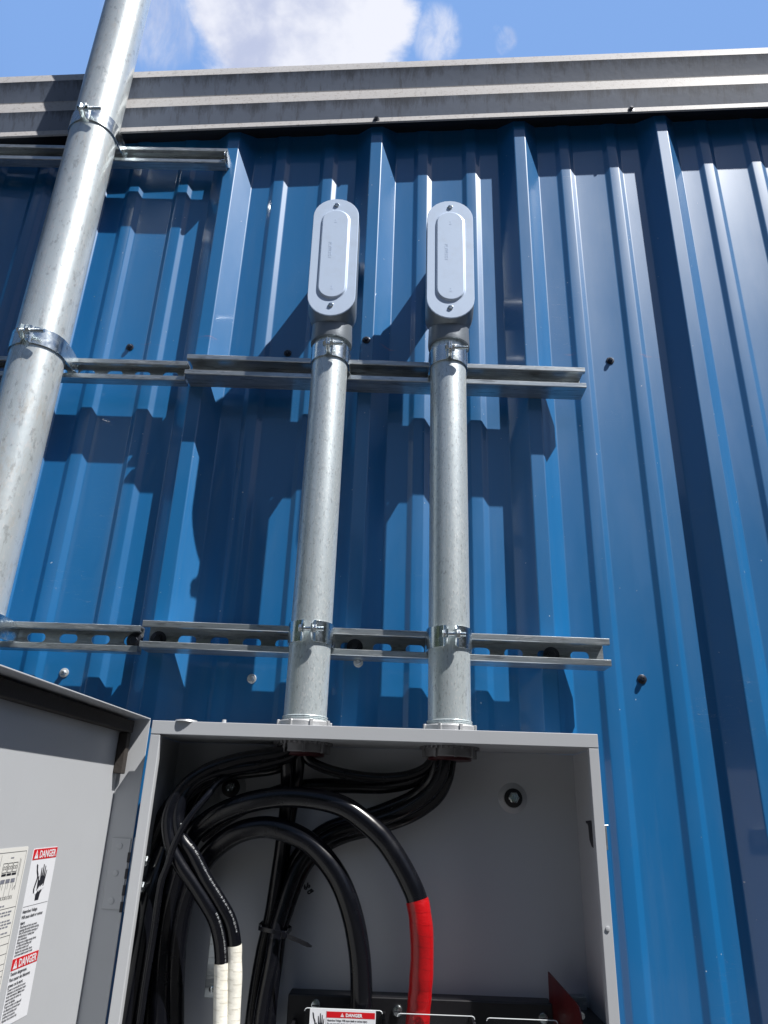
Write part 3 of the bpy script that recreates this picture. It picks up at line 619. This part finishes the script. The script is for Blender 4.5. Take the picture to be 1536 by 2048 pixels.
# ------------------------------------------------------------------ cables
CABLES = {
  'loop_red': (0.0132, [[-0.2695, -0.1, 1.3132], [-0.2801, -0.1, 1.4001], [-0.2831, -0.1, 1.4546], [-0.2759, -0.105, 1.5036], [-0.2615, -0.112, 1.5551], [-0.2418, -0.117, 1.5763], [-0.2173, -0.122, 1.5911], [-0.1813, -0.127, 1.6038], [-0.1412, -0.13, 1.6105], [-0.1019, -0.133, 1.6098], [-0.0646, -0.135, 1.6025], [-0.0366, -0.135, 1.5877], [-0.008, -0.135, 1.565], [0.0125, -0.135, 1.5396], [0.0275, -0.135, 1.5158], [0.0365, -0.135, 1.4966], [0.0418, -0.135, 1.4695], [0.0436, -0.13, 1.4369], [0.0429, -0.124, 1.4098], [0.0411, -0.117, 1.3826], [0.0387, -0.112, 1.3512]]),
  'loop_black': (0.0135, [[-0.2569, -0.085, 1.3096], [-0.2664, -0.09, 1.3987], [-0.267, -0.095, 1.4489], [-0.2609, -0.1, 1.4893], [-0.247, -0.105, 1.522], [-0.2266, -0.11, 1.5466], [-0.1993, -0.115, 1.5649], [-0.168, -0.118, 1.5732], [-0.1392, -0.12, 1.5705], [-0.1095, -0.12, 1.5595], [-0.0855, -0.12, 1.5415], [-0.0669, -0.12, 1.5212], [-0.0529, -0.12, 1.4978], [-0.043, -0.118, 1.4729], [-0.0363, -0.115, 1.4481], [-0.0315, -0.112, 1.4209], [-0.029, -0.109, 1.389], [-0.0273, -0.107, 1.3478]]),
  'white_right': (0.0086, [[-0.1344, -0.11, 1.6776], [-0.1396, -0.114, 1.6628], [-0.1772, -0.12, 1.651], [-0.2284, -0.128, 1.6395], [-0.2611, -0.135, 1.6214], [-0.2734, -0.142, 1.5906], [-0.2665, -0.145, 1.5608], [-0.2478, -0.145, 1.5406], [-0.2285, -0.142, 1.5127], [-0.2103, -0.138, 1.4896], [-0.195, -0.133, 1.4671], [-0.1875, -0.13, 1.4443], [-0.1851, -0.128, 1.424], [-0.1829, -0.127, 1.403], [-0.1817, -0.126, 1.3788], [-0.1805, -0.125, 1.3447]]),
  'white_left': (0.0086, [[-0.1379, -0.125, 1.6763], [-0.1504, -0.127, 1.6661], [-0.2029, -0.13, 1.656], [-0.2468, -0.135, 1.6393], [-0.2741, -0.14, 1.6147], [-0.284, -0.145, 1.5843], [-0.2766, -0.148, 1.5524], [-0.2619, -0.148, 1.529], [-0.2435, -0.145, 1.508], [-0.2259, -0.142, 1.4868], [-0.2127, -0.138, 1.4683], [-0.2049, -0.135, 1.4488], [-0.2008, -0.132, 1.4294], [-0.1981, -0.13, 1.4031], [-0.1957, -0.13, 1.3777], [-0.1925, -0.13, 1.3455]]),
  'ground': (0.0042, [[-0.1274, -0.1, 1.6786], [-0.1472, -0.095, 1.6572], [-0.1937, -0.1, 1.6451], [-0.2236, -0.135, 1.6288], [-0.2362, -0.15, 1.609], [-0.2507, -0.158, 1.5872], [-0.261, -0.162, 1.5678], [-0.2685, -0.163, 1.5471], [-0.2728, -0.162, 1.5278], [-0.2787, -0.16, 1.5049], [-0.2822, -0.15, 1.4516], [-0.2852, -0.145, 1.4031], [-0.2874, -0.14, 1.3472]]),
  'left_a': (0.0125, [[-0.1482, -0.09, 1.6787], [-0.1662, -0.085, 1.6585], [-0.2168, -0.09, 1.6481], [-0.265, -0.095, 1.6257], [-0.292, -0.1, 1.5974], [-0.3097, -0.1, 1.5617], [-0.3139, -0.1, 1.5285], [-0.3131, -0.1, 1.4819], [-0.3119, -0.1, 1.4261], [-0.3064, -0.1, 1.3319]]),
  'left_b': (0.0125, [[-0.1376, -0.085, 1.6795], [-0.1599, -0.08, 1.659], [-0.206, -0.075, 1.6512], [-0.251, -0.075, 1.6432], [-0.2823, -0.075, 1.6127], [-0.2988, -0.08, 1.5584], [-0.3042, -0.08, 1.5036], [-0.3042, -0.08, 1.4513], [-0.3003, -0.08, 1.4013], [-0.2913, -0.08, 1.3275]]),
  'left_c': (0.0115, [[-0.134, -0.075, 1.6804], [-0.1581, -0.065, 1.6546], [-0.2046, -0.06, 1.6454], [-0.2468, -0.06, 1.6387], [-0.2764, -0.06, 1.6086], [-0.2938, -0.062, 1.5454], [-0.2981, -0.062, 1.4903], [-0.2948, -0.062, 1.432], [-0.2907, -0.062, 1.3873], [-0.2824, -0.062, 1.3233]]),
  'left_d': (0.0115, [[-0.2931, -0.11, 1.5415], [-0.2982, -0.125, 1.5018], [-0.2986, -0.13, 1.458], [-0.3006, -0.13, 1.4049], [-0.3047, -0.13, 1.3393]]),
  'down_a': (0.0088, [[-0.1454, -0.11, 1.6773], [-0.1421, -0.105, 1.6451], [-0.1413, -0.092, 1.6072], [-0.145, -0.08, 1.5508], [-0.1481, -0.08, 1.5085], [-0.1517, -0.08, 1.4676], [-0.1584, -0.08, 1.4279], [-0.163, -0.08, 1.3841], [-0.1655, -0.08, 1.3342]]),
  'down_b': (0.0088, [[-0.1274, -0.1, 1.6786], [-0.1297, -0.09, 1.6397], [-0.137, -0.07, 1.5947], [-0.1438, -0.06, 1.5438], [-0.1475, -0.058, 1.4888], [-0.1531, -0.06, 1.442], [-0.1536, -0.06, 1.3914], [-0.1516, -0.06, 1.3298]]),
  'right_a': (0.0092, [[0.0823, -0.1, 1.685], [0.0802, -0.1, 1.6619], [0.074, -0.1, 1.6359], [0.0594, -0.095, 1.6134], [0.0274, -0.085, 1.5923], [-0.0164, -0.075, 1.5764], [-0.0606, -0.068, 1.5642], [-0.0908, -0.065, 1.5488], [-0.1118, -0.065, 1.5266], [-0.124, -0.07, 1.4996], [-0.1319, -0.075, 1.4734], [-0.1384, -0.08, 1.4509], [-0.14, -0.085, 1.4182], [-0.1431, -0.085, 1.3751], [-0.1432, -0.085, 1.3361]]),
  'right_b': (0.0092, [[0.0671, -0.1, 1.6845], [0.063, -0.1, 1.6614], [0.0565, -0.095, 1.64], [0.0354, -0.08, 1.6192], [-0.0001, -0.07, 1.6022], [-0.0447, -0.062, 1.586], [-0.0824, -0.06, 1.574], [-0.1089, -0.06, 1.5555], [-0.1276, -0.06, 1.5307], [-0.1388, -0.062, 1.5044], [-0.1453, -0.065, 1.4748], [-0.149, -0.06, 1.4479], [-0.1511, -0.06, 1.4137], [-0.1498, -0.06, 1.3298]]),
  'right_c': (0.0092, [[0.073, -0.115, 1.6835], [0.0716, -0.115, 1.6608], [0.065, -0.112, 1.6384], [0.0467, -0.105, 1.6166], [0.0136, -0.095, 1.5969], [-0.028, -0.085, 1.5818], [-0.0697, -0.08, 1.5692], [-0.0987, -0.078, 1.5522], [-0.1183, -0.08, 1.5286], [-0.129, -0.085, 1.5025], [-0.136, -0.09, 1.4761], [-0.1415, -0.095, 1.4518], [-0.1437, -0.1, 1.4206], [-0.1497, -0.1, 1.378], [-0.1521, -0.1, 1.3395]]),
  'link_a': (0.0068, [[-0.1212, -0.105, 1.6784], [-0.1129, -0.105, 1.659], [-0.0837, -0.1, 1.6472], [-0.0458, -0.095, 1.6408], [-0.008, -0.095, 1.6394], [0.0263, -0.095, 1.6443], [0.052, -0.1, 1.6578], [0.0626, -0.105, 1.684]]),
  'link_b': (0.01, [[-0.2613, -0.06, 1.5577], [-0.2294, -0.06, 1.5815], [-0.193, -0.06, 1.6021], [-0.1522, -0.06, 1.619], [-0.1104, -0.06, 1.6269], [-0.0572, -0.062, 1.6285], [-0.0078, -0.07, 1.6298], [0.0302, -0.08, 1.6385], [0.0553, -0.09, 1.6571], [0.0699, -0.1, 1.6846]]),
}

CAB = {
 'loop_red': ('cable', 'thick black cable arching over the box, its right end wrapped in red tape'),
 'loop_black': ('cable', 'thick all-black cable arching just inside the red-taped one'),
 'white_right': ('cable', 'thinner black cable with white tape, right of the white-taped pair'),
 'white_left': ('cable', 'thinner black cable with white tape, left of the white-taped pair'),
 'ground': ('cable', 'thinnest black cable slanting down-left in front of the white-taped pair'),
 'left_a': ('cable', 'black cable curving down beside the left wall of the box, outermost in its bundle'),
 'left_b': ('cable', 'black cable curving down left between the outermost one and the rear one'),
 'left_c': ('cable', 'black cable curving down left against the back of the box'),
 'left_d': ('cable', 'short visible black cable dropping along the box edge at bottom left'),
 'down_a': ('cable', 'black cable dropping straight from the left hub, front one of the two'),
 'down_b': ('cable', 'black cable dropping straight from the left hub, rear one of the two'),
 'right_a': ('cable', 'black cable sweeping from the right hub to the cable tie, lowest of three'),
 'right_b': ('cable', 'black cable sweeping from the right hub to the cable tie, uppermost of three'),
 'right_c': ('cable', 'black cable sweeping from the right hub to the cable tie, middle of three'),
 'link_a': ('cable', 'slim black cable sagging between the left and right hubs'),
 'link_b': ('cable', 'black cable running low behind from the right hub toward the far left'),
}
for k, (r, pts) in CABLES.items():
    P_ = catmull(pts, .004); bm = B()
    cn, lab = CAB[k]; zt = {'loop_red': (1.496, 'x', .0), 'white_right': (1.439, 'y', -.25), 'white_left': (1.419, 'y', -.25)}.get(k)
    o = thing('power_cable', lab, cn, P_[0], 'black cables inside the box')
    tube(bm, P_, r, 20); obj('jacket', bm, BLACKI, o)
    if zt:
        i0 = max(i for i, q in enumerate(P_) if q.z > zt[0]); T_ = P_[i0:]
        bm = B(); tube(bm, T_, r*1.05 if k != 'loop_red' else r*1.08, 28, rip=.018); obj('tape', bm, RTAPE if k == 'loop_red' else WTAPE, o)
    if k in ('white_left', 'white_right'):   # ink marks printed along the jacket
        bm = B(); me_r = random.Random(5)
        rngz = (1.415, 1.475) if k == 'white_left' else (1.455, 1.575)
        for i, q in enumerate(P_[:-1]):
            if rngz[0] < q.z < rngz[1] and i > len(P_)*.4:
                d = (P_[i+1]-q).normalized(); side = d.cross(Vector((0, -1, 0))).normalized()
                if side.x < 0: side = -side
                nrm = (side*.70+Vector((0, -1, 0))*.72).normalized(); c = q+nrm*(r+.0001); s2 = d.cross(nrm).normalized()
                for a in (0, .0018):
                    hgt = me_r.uniform(.0006, .0015); cc = c+d*a; l_ = me_r.uniform(.0003, .0006)
                    v = [bm.verts.new(cc+d*x1+s2*y1) for x1, y1 in ((-l_, -hgt), (l_, -hgt), (l_, hgt), (-l_, hgt))]; bm.faces.new(v)
        obj('printing', bm, PRINT, o, sharp=0)
# cable tie round the bundle
zc = 1.4530; zx0, zx1 = -.1545, -.1290
z_ = thing('cable_tie', 'black plastic cable tie with its tail sticking out to the right', 'cable tie', (-.142, -.085, zc))
ring_ = [(-.0205, -.048), (-.0235, -.056), (-.0235, -.085), (-.0205, -.104), (-.008, -.1085), (.004, -.110), (.0125, -.108), (.0165, -.099), (.0165, -.066), (.010, -.050)]
bm = B(); pts = []
for i in range(len(ring_)+1):
    a = ring_[i % len(ring_)]; pts.append((-.142+a[0], a[1], zc-.12*a[0], .0024))
ribbon(bm, [(a, b, c, d) for a, b, c, d in pts], .0012); obj('strap', bm, BLACKI, z_, .0002, 1)
bm = B(); box(bm, -.1325, -.1255, -.1150, -.1080, zc-.0065, zc+.0015); obj('head', bm, BLACKI, z_, .001, 2)
bm = B(); A = Vector((-.127, -.112, zc-.003)); E_ = Vector((-.0925, -.118, zc-.0135)); d = (E_-A).normalized(); u = Vector((d.z, 0, -d.x)).normalized()
loft(bm, [[p_+u*h_+Vector((0, .0006, 0)), p_-u*h_+Vector((0, .0006, 0)), p_-u*h_-Vector((0, .0006, 0)), p_+u*h_-Vector((0, .0006, 0))] for p_, h_ in ((A, .0024), (E_-d*.006, .0024), (E_, .0010))]); obj('tail', bm, BLACKI, z_)

# ------------------------------------------------------------------ fuse base, shields, barrier
fb = thing('fuse_base', 'black insulating base block with round screws across the bottom of the box', 'fuse base', (.04, -.06, 1.20))
bm = B(); box(bm, -.1225, .2110, -.0745, EB-t-.0002, 1.10, 1.3805); obj('base_plate', bm, BAKE, fb, .002, 2)
for x, z in ((-.0869, 1.3696), (.0158, 1.3666), (.1979, 1.3650)):
    bm = B(); lathe(bm, (x, -.0747, z), (0, -1, 0), [(0, .0068), (.0015, .0068), (.0035, .0054), (.0042, .002)], 24); sc = obj('screw', bm, ZINC, fb, origin=(x, -.075, z))
    bm = B(); box(bm, x-.0045, x+.0045, -.0793, -.0786, z-.0007, z+.0007); obj('screw_slot', bm, INK, sc)
for x in (-.112, -.001, .108, .215):
    bm = B(); box(bm, x-.0020, x+.0020, -.112, -.0748, 1.12, 1.366 if x not in (-.112, .215) else 1.355); obj('divider_rib', bm, BAKE, fb, .001, 2)
for x in (-.052, .061, .163):
    bm = B(); box(bm, x-.018, x+.018, -.108, -.0748, 1.20, 1.338); lathe(bm, (x, -.108, 1.325), (0, -1, 0), [(0, .009), (.006, .009), (.0065, .005)], 24); obj('cable_lug', bm, HUB, fb, .001, 2)
SG = 'clear covers over the terminals'
def shield(x0, x1, zt, label, lab=False):
    o = thing('terminal_shield', label, 'clear shield', ((x0+x1)/2, -.13, zt-.08), SG)
    r = .003; bm = B()
    out = [(x0, zt-.16), (x1, zt-.16), (x1, zt-r), (x1-r*.3, zt-r*.3), (x1-r, zt), (x0+r, zt), (x0+r*.3, zt-r*.3), (x0, zt-r)]
    prism(bm, [(a, b) for a, b in out], 1, -.1328, -.1308); obj('pane', bm, CLEAR, o)
    bm = B()
    for a, b in zip(out[2:], out[3:]+[]):
        cyl(bm, (a[0], -.1318, a[1]), (b[0], -.1318, b[1]), .00055, 6)
    obj('polished_edge', bm, EDGE, o)
    if lab:
        bm = B(); lx0, lx1 = -.0887, -.0105; y_ = -.1330; Pm = Matrix.Translation((lx0, y_, zt)) @ Matrix.Rotation(PI/2, 4, 'X')
        lw = lx1-lx0; put(bm, flat([[(0, -.075), (lw, -.075), (lw, 0), (0, 0)]], .0002), Pm.copy(), 0)
        Pn = Matrix.Translation((0, -.0002, 0)) @ Pm
        danger_icon(bm, Pn, .004, -.034, .0145, .030, 2, 0, (0, -.0002, 0))
        for yy in (-.0085, -.0205-.0035):
            put(bm, flat([[(.020, yy), (lw-.001, yy), (lw-.001, yy+.0062), (.020, yy+.0062)]], .00006), Pn.copy(), 1)
            tri(bm, Matrix.Translation((0, -.0002, 0)) @ Pn, .0365, yy+.0012, .0040, 0, 1, (0, -.0001, 0))
            put(bm, text('DANGER', .0046, .00005, 'LEFT', 1.05, .0002), Matrix.Translation((0, -.0002, 0)) @ Pn @ Matrix.Translation((.0425, yy+.0014, 0)), 0)
        for i, s_ in enumerate(['Hazardous Voltage. Will cause death or serious injury.', 'Do not open this shield unless line side is removed,', 'this switch is locked and power supplying is OFF.']):
            put(bm, text(s_, .0030, .00004, 'LEFT', .72, .00004), Matrix.Translation((0, -.0001, 0)) @ Pn @ Matrix.Translation((.021, -.0120-i*.0033, 0)), 2)
        put(bm, text('Tension dangereuse. Peut causer des blessures.', .0030, .00004, 'LEFT', .78, .00004), Matrix.Translation((0, -.0001, 0)) @ Pn @ Matrix.Translation((.021, -.0278, 0)), 2)
        put(bm, flat([[(.0194, -.07), (.0197, -.07), (.0197, -.002), (.0194, -.002)]], .00004), Pn.copy(), 2)
        obj('shield_label', bm, [WHITE, LRED, INK], o, sharp=0)
EDGE = Mat('polished_plastic_edge', (.62, .66, .68), .2); EDGE.bump(EDGE.noise(50), .1, .0005)
shield(-.0952, -.0028, 1.3785, 'clear plastic shield with a white and red warning label', True)
shield(.0151, .1064, 1.3765, 'bare clear plastic shield in front of the red taped cable end')
shield(.1206, .2040, 1.3755, 'bare clear plastic shield left of the dark red barrier sheet')
rb = [(-.070, 1.415), (-.138, 1.400), (-.1465, 1.393), (-.149, 1.384), (-.149, 1.10), (-.070, 1.10)]
pts0 = [(-.066, 1.4135), (-.1335, 1.3945), (-.1395, 1.3915), (-.1430, 1.3850), (-.1450, 1.374), (-.149, 1.10), (-.066, 1.10)]
bm = B(); loft(bm, [[Vector((.2088+(-y-.066)*.27+dx, y, z)) for y, z in pts0] for dx in (-.0008, .0008)])
o = obj('barrier_sheet', bm, REDF); tag(o, 'dark red barrier sheet standing edge-on at lower right inside the box', 'barrier')
bm = B(); box(bm, .232, .2635, -.13, EB-t-.0003, 1.10, 1.372); 
o = obj('handle_mechanism', bm, BAKE, None, .002, 2); tag(o, 'dark rectangular mechanism housing in the lower right corner of the box', 'switch mechanism')
bm = B(); cyl(bm, (.236, -.105, 1.378), (.236, -.118, 1.378), .004, 12); obj('pivot', bm, ZINC, o)
bm = B(); box(bm, .2225, .2570, -.060, -.0445, 1.20, 1.386); o = obj('steel_bracket', bm, STRUT, None, .0006, 1); tag(o, 'small steel bracket on the back of the box behind the red sheet', 'bracket')
